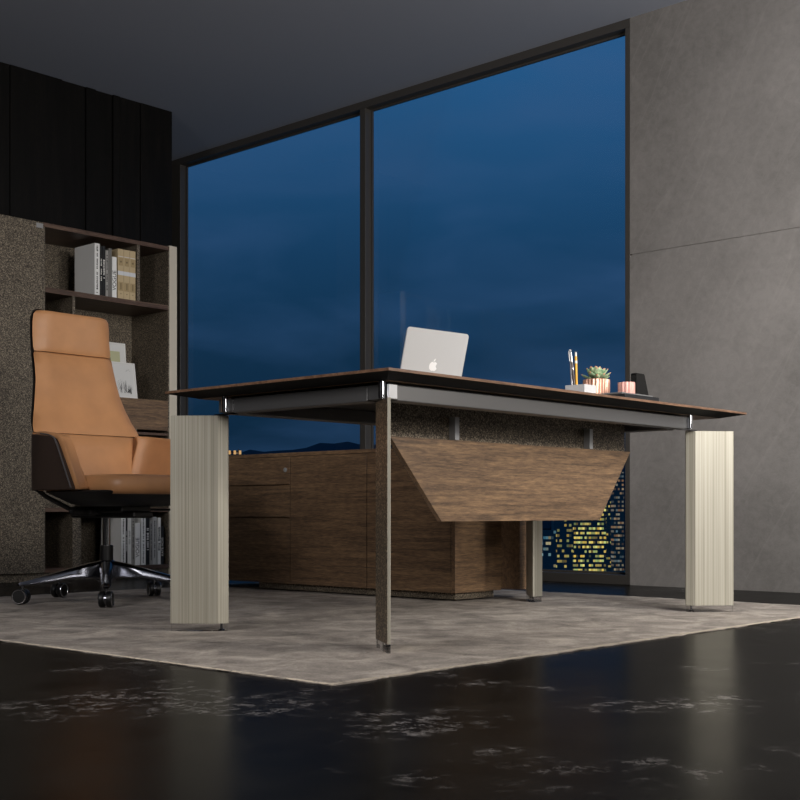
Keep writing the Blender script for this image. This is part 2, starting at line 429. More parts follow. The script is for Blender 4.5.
for sx, sy, tx, ty in ((1, 1, 2.374, 2.212), (-1, 1, 4.240, 2.200), (1, -1, 2.366, 3.134), (-1, -1, 4.244, 3.153)):
    e = Vector((sx, sy, 0)).normalized(); v = Vector((-e.y, e.x, 0))
    T = Vector((tx, ty, 0))
    sec = [(0, -.0045), (.148, -.018), (.180, -.003), (.180, .003), (.148, .018), (0, .0045)]
    if (sx, sy) == (1, 1): sec = [(0, -.0045), (.148, -.009), (.178, -.001), (.180, .008), (.150, .031), (0, .0045)]
    if (sx, sy) == (-1, -1): sec = [(0, -.0045), (.12, -.013), (.180, -.004), (.180, .003), (.142, .042), (0, .0045)]
    pts = [(T+e*u+v*q) for u, q in sec]
    # outline slightly eased so the faces read as folded sheet
    bm = bmesh.new(); prism_z(bm, [(p.x, p.y) for p in pts], .028, .675)
    bm.faces.ensure_lookup_table()
    if (sx, sy) == (1, 1):
        for f in bm.faces:
            c = f.calc_center_median(); n = Vector((c.x-T.x, c.y-T.y, 0)) - e*((c.x-T.x)*e.x+(c.y-T.y)*e.y)
            if abs(c.z-.35) < .05 and n.y > .006: f.material_index = 1
    leg = link('leg', bm, [champ, speck_leg], desk, bevel=.0012)
    if (sx, sy) == (1, 1): leg['label'] = 'leg with a speckled bronze side'
    bm = bmesh.new()
    pts2 = [(T+e*(u*.97+.002)+v*q*.93) for u, q in sec]
    prism_z(bm, [(p.x, p.y) for p in pts2], .0048, .028)
    ft = link('clear_foot', bm, acrylic, leg)
    c = T+e*.158; bm = bmesh.new(); lathe(bm, c.x, c.y, [(.010, .0052), (.010, .009), (.004, .011), (.004, .0275)], 14)
    link('levelling_screw', bm, chrome_d, leg, smooth=True)
    # corner casting that joins the beams, and the polished post on the leg
    cx = 2.432 if sx > 0 else 4.062; cy = 2.272 if sy > 0 else 2.985
    bm = bmesh.new()
    P = [(cx, cy+sy*.072), (cx, cy+sy*(.020 if sx*sy > 0 else .006)), (cx+sx*(.018 if sx*sy > 0 else .005), cy+sy*.004), (cx+sx*.038, cy+sy*.004), (cx+sx*.038, cy+sy*.05), (cx+sx*.05, cy+sy*.05), (cx+sx*.05, cy+sy*.072)]
    prism_z(bm, P if sx*sy > 0 else P[::-1], .6795, .7190)
    link('corner_bracket', bm, grey_metal, desk, bevel=.0012)
    bm = bmesh.new(); q0 = Vector((cx+sx*.03, cy+sy*.03, 0)); q1 = T+e*.15; vv = (q1-q0)
    dd = vv.normalized() if vv.length > .02 else e; nn = Vector((-dd.y, dd.x, 0))*.012
    q0 = q0-dd*.01; q1 = q1+dd*.008
    prism_z(bm, [((q0-nn).x, (q0-nn).y), ((q1-nn).x, (q1-nn).y), ((q1+nn).x, (q1+nn).y), ((q0+nn).x, (q0+nn).y)], .6752, .6792)
    link('leg_plate', bm, chrome_d, desk)
    if (sx, sy) == (1, 1):
        box('chrome_cap', cx+.002, cx+.036, cy-.004, cy+.003, .6800, .7190, plain('satin_chrome', (214, 216, 220), .3, .8), desk, bevel=.001)
    ox, oy = {(1, 1): (2.428, 2.288), (-1, 1): (4.041, 2.268), (1, -1): (2.428, 2.945), (-1, -1): (4.066, 2.97)}[sx, sy]
    bm = bmesh.new(); lathe(bm, ox, oy, [(.010, .6795 if (sx, sy) != (-1, 1) else .6755), (.0105, .70), (.010, .7262)], 20)
    link('chrome_post', bm, chrome, desk, smooth=True)
# modesty panel: speckled strip and a trapezoid of walnut
bm = bmesh.new()
loft(bm, [[(2.69, 2.512, .40), (4.0, 2.512, .40), (4.0, 2.512, .7262), (2.69, 2.512, .7262)], [(2.69, 2.526, .40), (4.0, 2.526, .40), (4.0, 2.526, .7262), (2.69, 2.526, .7262)]])
bm.free(); bm = bmesh.new()
tr = [(2.70, .60), (2.925, .360), (3.795, .360), (3.995, .60), (3.995, .7262), (2.70, .7262)]
loft(bm, [[(x, 2.516, z) for x, z in tr], [(x, 2.530, z) for x, z in tr]])
link('modesty_backing', bm, speck, desk)
bm = bmesh.new(); tr = [(2.686, .600), (2.920, .3455), (3.800, .3455), (4.007, .600)]
loft(bm, [[(x, 2.498, z) for x, z in tr], [(x, 2.515, z) for x, z in tr]])
link('modesty_panel', bm, wood_x, desk, bevel=.001)
for xx in (2.987, 3.735):
    bm = bmesh.new(); bx(bm, xx-.010, xx+.010, 2.490, 2.516, .6005, .672)
    link('panel_clip', bm, plain('clip_steel', (168, 170, 174), .35, .5), desk, bevel=.001)

# ================================================================== CREDENZA
cred = thing('credenza', (4.07, 4.1, 0), 'low walnut credenza with three drawers and a door, standing behind the desk', 'cabinet')
c0, c1 = 3.28, 4.93; cz0, cz1 = .040, .652; XF = 3.92
box('body', XF+.022, 4.229, c0+.018, c1, cz0, cz1-.018, wood_y, cred)
box('side_panel', XF, 4.230, c0, c0+.018, cz0, cz1-.002, wood_x, cred, bevel=.0008)
box('top_board', XF, 4.230, c0, c1, cz1-.017, cz1, wood_y, cred, bevel=.0008)
bm = bmesh.new(); bx(bm, 4.231, 4.36, 3.183, c1, cz0+.005, cz1)
link('rear_unit', bm, wood_x, cred, bevel=.001)
yd = 4.283
dz = [(cz0, .346), (.3505, .500), (.5045, cz1-.019)]
for i, (a, b) in enumerate(dz):
    d = box('drawer_front', XF, XF+.018, yd+.0025, c1, a, b, wood_y, cred, bevel=.001)
    if i == 2:
        bm = bmesh.new()
        for r_, x0_ in ((.011, XF-.003), (.005, XF-.005)):
            rings = [[(xx, 4.315+r_*math.cos(2*PI*k/20), .572+r_*math.sin(2*PI*k/20)) for k in range(20)] for xx in (x0_, XF)]
            loft(bm, rings)
        link('lock', bm, plain('lock_silver', (176, 178, 180), .35, .5), d)
box('door', XF, XF+.018, 3.7885, yd-.0025, cz0, cz1-.019, wood_y, cred, bevel=.001)
box('front_panel', XF, XF+.018, 3.306, 3.7835, cz0, cz1-.019, wood_y, cred, bevel=.001)
box('corner_stile', XF, XF+.018, 3.2985, 3.303, cz0, cz1-.019, wood_y, cred, bevel=.0005)
box('plinth', 3.945, 4.20, 3.30, 4.53, .0112, cz0, speck, cred)

# ================================================================== BOOKCASE
bk = thing('bookcase', (3.9, 6.17, 0), 'tall bronze speckled bookcase with open walnut shelves and a champagne edge strip', 'bookcase')
YF = 5.98; YB = 6.355
def vert(name, x0, x1, z0, z1, mat=speck, y0=YF, y1=YB-.008): return box(name, x0, x1, y0, y1, z0, z1, mat, bk, bevel=.001)
def shelf(x0, x1, z0, z1, name='shelf', mat=wood_shelf, y0=YF): return box(name, x0, x1, y0, YB-.008, z0, z1, mat, bk, bevel=.001)
vert('side_panel', 3.658, 3.674, .045, 1.925)
vert('side_panel', 4.497, 4.507, .045, 1.925)
shelf(3.658, 4.507, 1.926, 1.950, 'top_board')
shelf(3.674, 4.497, 1.572, 1.600)
vert('divider', 4.278, 4.296, 1.600, 1.926)
vert('divider', 3.846, 3.862, 1.032, 1.572)
box('drawer_box', 3.862, 4.497, YF+.002, YB-.01, .856, 1.0335, wood_x, bk, bevel=.001)
shelf(3.674, 4.497, .826, .840)
vert('divider', 4.262, 4.276, .840, .856)
shelf(3.674, 4.497, .376, .398)
vert('divider', 3.846, 3.900, .066, .376)
shelf(3.674, 4.497, .043, .066)
box('back_panel', 2.18, 4.507, YB-.008, YB, .045, 1.945, speck, bk)
box('plinth', 2.2, 4.50, YF+.012, YB, 0, .043, speck, bk)
box('edge_strip', 4.5075, 4.562, YF, YB, 0, 1.957, champ_strip, bk, bevel=.001)
for a, b in ((2.18, 2.92), (2.923, 3.657)):
    box('door', a, b, YF-.012, YF+.006, .045, 1.945, speck, bk, bevel=.001)
box('cabinet_box', 2.18, 3.657, YF+.007, YB-.009, .045, 1.945, speck, bk)
box('hinge_cap', 3.612, 3.652, YF-.016, YF-.012, 1.912, 1.937, plain('satin_silver', (180, 180, 180), .3, .6), bk, bevel=.001)

# books ------------------------------------------------------------
ink = plain('black_ink', (22, 22, 22), .6); wht = plain('white_print', (225, 223, 218), .6)
def bookm(c, r=.5): return plain('cover_%d_%d_%d' % c, c, r)
def book(x0, x1, z, h, d, c, label, group, marks=None, yf=5.99, txt=None, name='book', cat='book'):
    t = thing(name, ((x0+x1)/2, yf+d/2, z), label, cat, group)
    m = bookm(c); th = x1-x0
    bm = bmesh.new(); cv = min(.002, th*.15)
    bx(bm, x0, x0+cv, yf, yf+d, z, z+h); bx(bm, x1-cv, x1, yf, yf+d, z, z+h); bx(bm, x0, x1, yf-.0015, yf+.003, z, z+h)
    link('cover', bm, m, t, bevel=.0006)
    box('pages', x0+cv, x1-cv, yf+.003, yf+d-.004, z+.003, z+h-.004, plain('paper', (200, 196, 186), .8), t)
    cx = (x0+x1)/2
    if marks:
        bm = bmesh.new(); rnd = random.Random(int(x0*1000))
        mc, a, b, wdt = marks
        zz = z+h*a
        while zz < z+h*b:
            l = rnd.uniform(.003, .007)
            if rnd.random() < .8: bx(bm, cx-th*wdt*rnd.uniform(.6, 1), cx+th*wdt*rnd.uniform(.6, 1), yf-.0022, yf-.0015, zz, zz+l)
            zz += l+rnd.uniform(.002, .004)
        link('spine_print', bm, mc, t)
    if txt:
        s, size, fz, mc = txt
        M = Matrix.Translation((cx, yf-.0022, z+h*fz)) @ Matrix.Rotation(PI/2, 4, 'X') @ Matrix.Rotation(PI/2, 4, 'Z')
        text_mesh('spine_title', s, size, M, mc, t)
    return t
G1 = 'books on the upper open shelf'; z1 = 1.6005
book(3.994, 4.028, z1, .292, .20, (226, 226, 224), 'white spined thick book, leftmost on the upper shelf, grey cover side showing', G1, (ink, .04, .96, .16))
bpy.context.view_layer.update()
book(4.031, 4.045, z1, .280, .20, (24, 24, 24), 'thin black book beside the thick white book on the upper shelf', G1, (wht, .3, .75, .3))
book(4.047, 4.065, z1, .284, .21, (18, 18, 19), 'black book with white framed spine on the upper shelf', G1, (wht, .35, .7, .34))
book(4.067, 4.086, z1, .262, .20, (150, 148, 144), 'mid grey book with printed spine on the upper shelf', G1, (ink, .1, .9, .2))
book(4.088, 4.108, z1, .276, .20, (112, 110, 106), 'plain dark grey book left of the short white magazine', G1)
book(4.110, 4.140, z1, .232, .19, (236, 236, 234), 'short white magazine with black title on the upper shelf', G1, None, 5.988, ('VOGUE', .034, .42, ink))
tan = plain('kraft_binder', (190, 170, 134), .6)
bind = [('left', 4.1505, 'tan ring binder with white band, nearest the short white magazine'), ('mid', 4.1915, 'tan ring binder with white band, middle one of three'), ('r', 4.2325, 'tan ring binder with white band, next to the shelf divider')]
bandm = plain('band_white', (214, 216, 220), .6); hole = plain('label_brown', (120, 104, 78), .7)
for _, x0, lab in bind:
    x1 = x0+.0395; z = z1; h = .285; yf = 5.99; d = .24 if x0 > 4.18 else .24
    if x1 > 4.277: x1 = 4.2775
    t = thing('ring_binder', ((x0+x1)/2, yf+d/2, z), lab, 'binder', 'tan ring binders on the upper shelf')
    cx = (x0+x1)/2
    link_o = box('case', x0, x1, yf, yf+d, z, z+h, [tan], t, bevel=.0015)
    box('band', x0-.0, x1, yf-.001, yf+.01, z+.135, z+.158, bandm, t)
    for l0, l1, l2 in ((.004, .045, .095), (.006, .19, .235)):
        box('spine_label', x0+l0, x1-l0, yf-.0015, yf, z+l1, z+l2, plain('label_tan', (166, 146, 108), .7), t)
    for zc, r_ in ((.212, .006), (.118-.09, .003)):
        bm = bmesh.new()
        loft(bm, [[(cx+r_*math.cos(2*PI*k/14), yy, z+zc+r_*math.sin(2*PI*k/14)) for k in range(14)] for yy in (yf-.0022, yf-.0010)])
        link('finger_ring', bm, hole, t)
    box('label_print', cx-.003, cx+.003, yf-.0022, yf-.0015, z+.052, z+.09, hole, t)
    bm = bmesh.new(); bx(bm, x0+.001, x1-.001, yf-.0012, yf, z+.240, z+.243); link('spine_crease', bm, bandm, t)

G2 = 'books on the bottom shelf'; z2 = .0665
def at_y(px, y):        # where a sight line through column px meets the plane Y = y  (layout only)
    import math as m
    f = 1240.13; th = m.radians(TH); a = (px-400)/f
    rx = m.cos(th)+a*m.sin(th); ry = m.sin(th)-a*m.cos(th)
    return y/ry*rx
low = [
 (121.0, 125.6, .285, (230, 230, 228), 'thick white book with fine spine print, leftmost on the bottom shelf', (ink, .04, .96, .16), None),
 (125.8, 127.3, .275, (22, 22, 23), 'very thin black book right of the leftmost white one on the bottom shelf', (wht, .3, .7, .3), None),
 (127.6, 131.2, .290, (222, 222, 218), 'white book with script marks on the spine on the bottom shelf', (bookm((150, 150, 148)), .4, .7, .25), None),
 (131.4, 134.6, .285, (150, 147, 142), 'grey book with patterned spine left of the short white magazine, bottom shelf', (ink, .1, .9, .18), None),
 (135.0, 139.8, .245, (238, 238, 236), 'short white magazine with black title on the bottom shelf', None, ('VOGUE', .034, .42, ink)),
 (141.0, 145.6, .292, (232, 232, 230), 'tall white book with fine black spine print, mid row on the bottom shelf', (ink, .04, .96, .14), None),
 (146.0, 149.3, .288, (18, 18, 19), 'black book with pale print in the spine centre on the bottom shelf', (wht, .3, .75, .34), None),
 (149.7, 152.5, .262, (156, 154, 150), 'slim grey book with dark print beside the black book on the bottom shelf', (ink, .1, .9, .2), None),
 (152.7, 156.4, .280, (190, 189, 186), 'pale grey book with dark print on the bottom shelf', (ink, .08, .92, .16), None),
 (157.6, 160.6, .275, (228, 228, 226), 'white book with black smudged spine print on the bottom shelf', (ink, .3, .8, .4), None),
 (161.0, 163.6, .225, (14, 14, 15), 'short black book with white title, rightmost on the bottom shelf', None, ('KATE MOSS', .021, .46, wht)),
]
for a, b, h, c, lab, mk, tx in low:
    book(at_y(a, 5.99), at_y(b, 5.99), z2, h, .20, c, lab, G2, mk, 5.99, tx)

# picture frames on the middle shelf
def picture(name, cx, y, z, wd, ht, lean, label, art):
    t = thing(name, (cx, y, z), label, 'picture frame')
    M = Matrix.Translation((cx, y, z)) @ Matrix.Rotation(-lean, 4, 'X')
    fm = plain('white_frame', (226, 225, 222), .5)
    bm = bmesh.new(); e = .008
    bx(bm, -wd/2, wd/2, 0, .012, 0, e, M); bx(bm, -wd/2, wd/2, 0, .012, ht-e, ht, M)
    bx(bm, -wd/2, -wd/2+e, 0, .012, e, ht-e, M); bx(bm, wd/2-e, wd/2, 0, .012, e, ht-e, M)
    link('frame', bm, fm, t, bevel=.0008)
    bm = bmesh.new(); bx(bm, -wd/2+e, wd/2-e, .004, .010, e, ht-e, M); link('mat_board', bm, plain('mat_paper', (216, 216, 214), .8), t)
    art(M, t)
    bm = bmesh.new()      # easel strut behind
    bx(bm, -.015, .015, .0125, .0155, .0, ht*.7, Matrix.Translation((cx, y+.004, z)) @ Matrix.Rotation(-lean-.0, 4, 'X'))
    link('backing', bm, plain('kraft_board', (70, 60, 50), .8), t)
def art_sketch(M, t):
    bm = bmesh.new(); rnd = random.Random(11)
    def stroke(p, q, w_):
        p = Vector((p[0], 0, p[1])); q = Vector((q[0], 0, q[1])); d = (q-p); n = Vector((-d.z, 0, d.x)).normalized()*w_
        v = [bm.verts.new(M @ (Vector((0, .0036, 0))+k)) for k in (p-n, q-n*.4, q+n*.4, p+n)]
        bm.faces.new(v)
    for k in range(46):
        a = rnd.uniform(.0, 1); bxx = -.035+.08*a; top = .12-.07*abs(a-.35)
        p = (bxx+rnd.uniform(-.008, .008), .028+rnd.uniform(0, .03)); q = (p[0]+rnd.uniform(-.014, .010), min(top, p[1]+rnd.uniform(.012, .07)))
        stroke(p, q, rnd.uniform(.0004, .0013))
    for k in range(14): stroke((.028+rnd.uniform(-.01, .02), .025+rnd.uniform(0, .02)), (.03+rnd.uniform(-.01, .02), .05+rnd.uniform(-.02, .01)), .0022)
    for k in range(5): stroke((.02+k*.006, .165+rnd.uniform(-.01, .01)), (.026+k*.006, .168+rnd.uniform(-.01, .01)), .0006)
    link('ink_drawing', bm, plain('drawing_grey', (70, 70, 72), .8), t)
def art_land(M, t):
    bm = bmesh.new(); bx(bm, -.075, .085, .0034, .0042, .09, .285, M); link('landscape_print', bm, plain('faded_green', (186, 186, 150), .8), t)
    bm = bmesh.new(); rnd = random.Random(4)
    for k in range(30):
        x_ = rnd.uniform(-.07, .08); z_ = .19+rnd.uniform(-.02, .015)-.2*abs(x_-.01)
        bx(bm, x_-.006, x_+.006, .003, .0036, z_, z_+rnd.uniform(.004, .012), M)
    link('print_trees', bm, plain('print_grey', (120, 118, 104), .8), t)
xa = at_y(127, 6.10)
picture('picture_frame', 4.235, 6.035, 1.0368, .170, .212, .15, 'small white frame with a black ink sketch, in front of the taller frame', art_sketch)
picture('picture_frame', 4.195, 6.130, 1.0368, .25, .336, .09, 'taller white framed print with pale green picture, behind the ink sketch', art_land)

# ================================================================== OFFICE CHAIR
cx0, cy0 = 3.035, 4.44
ch = thing('office_chair', (2.972, 4.370, .004), 'high back tan leather executive office chair on a chrome star base', 'chair')
def back_ring(z, hw, yc, th, wrap):
    # closed cross-section: front face towards -Y, edges curve slightly forward
    n = 14; fr = []; bk_ = []
    for i in range(n+1):
        u = -1+2*i/n
        yy = yc - wrap*(abs(u)**2.4)
        roll = (1-abs(u)**8)
        fr.append((cx0+hw*u, yy-th*.5*roll - .010*(1-u*u), z)); bk_.append((cx0+hw*u, yy+th*.5*roll, z))
    return fr+bk_[::-1]
YCT = [(.40, 4.56), (.50, 4.565), (.70, 4.613), (.78, 4.655), (.86, 4.685), (.95, 4.705), (1.06, 4.735), (1.15, 4.748), (1.30, 4.742)]
def yc_at(z):
    for (a, p), (b, q) in zip(YCT, YCT[1:]):
        if z <= b: return p+(q-p)*(z-a)/(b-a)
    return YCT[-1][1]
lv = [(1.060, .193), (1.05, .196), (1.00, .198), (.94, .203), (.88, .214), (.82, .230), (.77, .247), (.735, .260), (.708, .268)]
def softened(levels, th, wrap):
    out = []; k = len(levels)
    for i, (z, hw) in enumerate(levels):
        s = 1.0
        if i in (0, k-1): s = .62
        elif i in (1, k-2): s = .9
        out.append(back_ring(z, hw*(1 if s > .8 else .985), yc_at(z), th*s, wrap))
    return out
bm = bmesh.new(); loft(bm, softened(lv, .055, .02)); link('backrest', bm, tan_leather, ch, smooth=True, sharp=60)
hd = [(1.240, .160), (1.236, .176), (1.222, .188), (1.19, .192), (1.13, .193), (1.08, .194), (1.063, .193)]
bm = bmesh.new(); loft(bm, softened(hd, .064, .02)); link('headrest', bm, tan_leather, ch, smooth=True, sharp=60)
bm = bmesh.new()
lb = [(.705, .266), (.698, .264), (.65, .262), (.60, .26), (.54, .258), (.50, .25)]
loft(bm, [back_ring(z, hw, yc_at(z)-.004, .055 if 0 < i < 5 else .036, .006) for i, (z, hw) in enumerate(lb)])
link('lumbar_panel', bm, tan_leather, ch, smooth=True, sharp=60)
# rear shell of the backrest, a dark rim just outside the leather
bm = bmesh.new(); rings = []
for z, hw in [(1.246, .160), (1.240, .182), (1.21, .197), (1.13, .1985), (1.05, .201), (1.00, .203), (.94, .208), (.88, .219), (.82, .235), (.77, .252), (.72, .262), (.60, .25), (.50, .22), (.46, .18)]:
    n = 12; a = []; b = []
    for i in range(n+1):
        u = -1+2*i/n; y_ = yc_at(z)+.012-.02*abs(u)**2.4
        a.append((cx0+hw*u, y_, z)); b.append((cx0+hw*u*.985, y_+.030*(1-abs(u)**6)+.004, z))
    rings.append(a+b[::-1])
loft(bm, rings); link('back_shell', bm, plain('shell_black', (22, 20, 20), .45), ch, smooth=True, sharp=50)
# arms
for s in (-1, 1):
    def X(d): return cx0+s*d
    # plan path of the arm from its front end round to the backrest: (half width, y, top, bottom)
    def slab(o_, i_, lift, fr):
        # o_/i_: offsets inward from the outer plan line; fr: how far the slanted front edge reaches
        path = [(.334, 4.325-fr, .674), (.336, 4.36, .684), (.334, 4.43, .692), (.318, 4.51, .699), (.288, 4.575, .704), (.240, 4.615, .706)]
        R2 = []
        nrm = [(1, 0), (1, 0), (.98, .2), (.86, .5), (.6, .8), (.4, .92)]
        for (d_, y_, zt_), (nx2, ny2) in zip(path, nrm):
            R2.append(((d_-o_*nx2, y_-o_*ny2), (d_-i_*nx2, y_-i_*ny2), zt_+lift))
        bm = bmesh.new(); rings = []
        zb_ = .463
        (a0, b0, z0) = R2[0]
        lean = .055 if i_ > .03 else 0
        # slanted front: bottom of the front edge sits forward of its top
        rings.append([(X(a0[0]), a0[1]-.115-fr*.1, zb_), (X(b0[0]), b0[1]-.115-fr*.1, zb_), (X(b0[0]), b0[1]-.112-fr*.1, zb_+.012), (X(b0[0]), b0[1]-.06, .56), (X(b0[0]), b0[1]-.012, z0-.030), (X(b0[0]), b0[1]+.012, z0), (X(a0[0]), a0[1]+.012, z0), (X(a0[0]), a0[1]-.012, z0-.030), (X(a0[0]), a0[1]-.06, .56), (X(a0[0]), a0[1]-.112-fr*.1, zb_+.012)])
        for a1, b1, z1_ in R2[1:]:
            rings.append([(X(a1[0]), a1[1], zb_), (X(b1[0]-lean), b1[1], zb_), (X(b1[0]-lean), b1[1], zb_+.012), (X(b1[0]-lean*.6), b1[1], .56), (X(b1[0]), b1[1], z1_-.030), (X(b1[0]), b1[1], z1_), (X(a1[0]), a1[1], z1_), (X(a1[0]), a1[1], z1_-.030), (X(a1[0]), a1[1], .56), (X(a1[0]), a1[1], zb_+.012)])
        loft(bm, rings); return bm
    link('arm_shell', slab(.0, .020, -.008, 0), brown_leather, ch, bevel=.003, smooth=True)
    link('arm_pad', slab(.0205, .074, .004, .014), tan_leather, ch, smooth=True, bevel=.010, seg=3, sharp=50)
    bm = bmesh.new()
    tube(bm, [(X(.3345), y, z) for y, z in [(4.43, .690), (4.37, .683), (4.331, .671), (4.311, .645), (4.263, .560), (4.211, .470)]], .0032, 8)
    link('arm_piping', bm, plain('piping_grey', (92, 90, 92), .35, .3), ch, smooth=True)
# seat cushion
bm = bmesh.new(); R_ = []
for z, k in ((.446, .93), (.456, .985), (.475, 1.0), (.498, .995), (.513, .965), (.521, .90)):
    R_.append([(x, y, zz) for x, y, zz in sellipse(cx0, 4.30, z, .258*k, .285*k, 40, 5)])
Rv = loft(bm, R_, caps=False)
bm.faces.new(Rv[0][::-1])
c_ = bm.verts.new((cx0, 4.30, .529)); prev = Rv[-1]
inner = [bm.verts.new((cx0+(v.co.x-cx0)*.55, 4.30+(v.co.y-4.30)*.55, .528)) for v in prev]
for i in range(len(prev)):
    j = (i+1) % len(prev); bm.faces.new((prev[i], prev[j], inner[j], inner[i])); bm.faces.new((inner[i], inner[j], c_))
link('seat', bm, tan_leather, ch, smooth=True, sharp=70)
# black pan under seat
bm = bmesh.new()
loft(bm, [sellipse(cx0, 4.33, .398, .14, .16, 36, 3), sellipse(cx0, 4.33, .408, .19, .20, 36, 3.2), sellipse(cx0, 4.31, .432, .250, .24, 36, 3.2), sellipse(cx0, 4.305, .456, .296, .262, 36, 4), sellipse(cx0, 4.305, .4615, .292, .258, 36, 4)])
link('seat_pan', bm, black, ch, smooth=True, sharp=50)
bm = bmesh.new(); bx(bm, cx0-.075, cx0+.075, 4.25, 4.60, .372, .404); bx(bm, cx0-.05, cx0+.05, 4.20, 4.66, .350, .378)
bx(bm, cx0-.11, cx0+.11, 4.42, 4.50, .365, .39)
link('tilt_mechanism', bm, black, ch, bevel=.008)
for s in (-1, 1):
    bm = bmesh.new()
    tube(bm, [(cx0+s*.27, 4.56, .468), (cx0+s*.23, 4.56, .44), (cx0+s*.13, 4.53, .385), (cx0+s*.09, 4.50, .378)], .010, 8)
    link('support_bracket', bm, black, ch, smooth=True)
bm = bmesh.new()
loft(bm, [[(xx, 4.47+.019*math.cos(2*PI*k/20), .378+.019*math.sin(2*PI*k/20)) for k in range(20)] for xx in (cx0-.165, cx0+.12)])
link('pivot_knob', bm, black, ch, smooth=True)
bm = bmesh.new()
loft(bm, [[(xx, 4.47+.006*math.cos(2*PI*k/20), .378+.006*math.sin(2*PI*k/20)) for k in range(20)] for xx in (cx0-.168, cx0-.164)])
link('pivot_pin', bm, chrome, ch, smooth=True)
bm = bmesh.new(); tube(bm, [(cx0+.08, 4.35, .385), (cx0+.20, 4.30, .385), (cx0+.30, 4.27, .388)], .005, 8); bx(bm, cx0+.27, cx0+.335, 4.25, 4.285, .384, .392)
link('lever', bm, black, ch)
# bring the upper half to its true place over the star base
for o_ in [o for o in COL.objects if o.parent == ch]:
    for v_ in o_.data.vertices:
        v_.co.x *= .98; v_.co.y *= .98; v_.co.z = CAM_H+(v_.co.z-CAM_H)*.98
cx0, cy0 = 2.972, 4.370
bm = bmesh.new(); lathe(bm, cx0, cy0, [(.0165, .235), (.0165, .360)], 24); link('gas_column', bm, chrome, ch, smooth=True)
bm = bmesh.new(); lathe(bm, cx0, cy0, [(.024, .10), (.027, .12), (.027, .235), (.024, .238)], 24); link('column_sleeve', bm, black, ch, smooth=True)
bm = bmesh.new(); lathe(bm, cx0, cy0, [(.030, .085), (.040, .095), (.042, .15), (.034, .172), (.0275, .176)], 28); link('base_hub', bm, chrome_b, ch, smooth=True)
camdir = math.radians(TH)
for k in range(5):
    # angles measured in the camera's right/forward frame, turned into the room
    al = math.radians(-77+72*k) + camdir - PI/2
    dx_, dy_ = math.cos(al), math.sin(al); nx_, ny_ = -dy_, dx_
    bm = bmesh.new(); rings = []
    for t_, hw, zt, zb in ((.030, .030, .172, .098), (.08, .029, .163, .104), (.16, .025, .143, .101), (.25, .021, .119, .090), (.32, .018, .101, .080), (.352, .015, .094, .078), (.360, .010, .090, .081)):
        p = Vector((cx0+dx_*t_, cy0+dy_*t_, 0))
        sec = [(-hw, zb+.006), (-hw*.8, zb), (hw*.8, zb), (hw, zb+.006), (hw*.95, zt-.012), (hw*.55, zt), (-hw*.55, zt), (-hw*.95, zt-.012)]
        rings.append([(p.x+nx_*a, p.y+ny_*a, z) for a, z in sec])
    loft(bm, rings); link('base_leg', bm, chrome_b, ch, smooth=True, sharp=35)
    px_, py_ = cx0+dx_*.345, cy0+dy_*.345
    ax = {0: 0.0, 1: 80, 2: 25, 3: -20, 4: 85}[k]      # swivel of each castor against the view
    aa = math.radians(ax)+camdir-PI/2; wx, wy = math.cos(aa), math.sin(aa)
    fx, fy = -wy, wx
    ccx, ccy = px_+fx*.004, py_+fy*.004; rz = .0315; zc = .0052+rz
    bm = bmesh.new(); lathe(bm, px_, py_, [(.007, .045), (.007, .084)], 12)
    rings = []
    for s_ in (-.006, .006):
        rings.append([(ccx+wx*s_+fx*(rz*.8)*math.cos(q), ccy+wy*s_+fy*(rz*.8)*math.cos(q), zc+rz*.8*math.sin(q)) for q in [2*PI*i/24 for i in range(24)]])
    loft(bm, rings); cs = link('caster', bm, chrome_d, ch, smooth=True)
    for s_ in (-1, 1):
        bm = bmesh.new(); rings = []
        for o_, rr in ((.006, rz*.98), (.008, rz), (.022, rz), (.025, rz*.9)):
            rings.append([(ccx+wx*s_*o_+fx*rr*math.cos(q), ccy+wy*s_*o_+fy*rr*math.cos(q), zc+rr*math.sin(q)) for q in [2*PI*i/28 for i in range(28)]])
        loft(bm, rings); link('wheel', bm, black, cs, smooth=True)
        bm = bmesh.new()
        R0 = []
        for o_, rr in ((.0245, rz*.92), (.0265, rz*.90), (.0265, rz*.80), (.0245, rz*.78)):
            R0.append([(ccx+wx*s_*o_+fx*rr*math.cos(q), ccy+wy*s_*o_+fy*rr*math.cos(q), zc+rr*math.sin(q)) for q in [2*PI*i/28 for i in range(28)]])
        loft(bm, R0+[R0[0]], caps=False); bmesh.ops.remove_doubles(bm, verts=bm.verts, dist=1e-6)
        link('chrome_rim', bm, chrome, cs, smooth=True)

# ================================================================== THINGS ON THE DESK
ZT = .7502
# laptop, screen towards the chair
lap = thing('laptop', (3.03, 2.66, ZT), 'silver laptop standing open on the desk, its back to the viewer', 'laptop')
alu = plain('aluminium', (202, 203, 204), .42, .15)
LM = Matrix.Translation((3.035, 2.655, ZT)) @ Matrix.Rotation(math.radians(-6.5), 4, 'Z')
def rrect(w_, h_, r, n=6, cx=0, cy=0):
    out = []
    for sx, sy, a0 in ((1, 1, 0), (-1, 1, PI/2), (-1, -1, PI), (1, -1, 1.5*PI)):
        for i in range(n+1):
            a = a0+PI/2*i/n; out.append((cx+sx*(w_/2-r)+r*math.cos(a), cy+sy*(h_/2-r)+r*math.sin(a)))
    return out
WL, HL = .268, .205
bm = bmesh.new(); P = rrect(WL, .19, .010, cy=.100)
loft(bm, [[LM @ Vector((x, y, z)) for x, y in P] for z in (.0, .011)]); link('keyboard_base', bm, alu, lap, bevel=.001)
LT = LM @ Matrix.Translation((0, .002, .0115)) @ Matrix.Rotation(math.radians(15), 4, 'X')
P = rrect(WL, HL, .011, cy=HL/2)
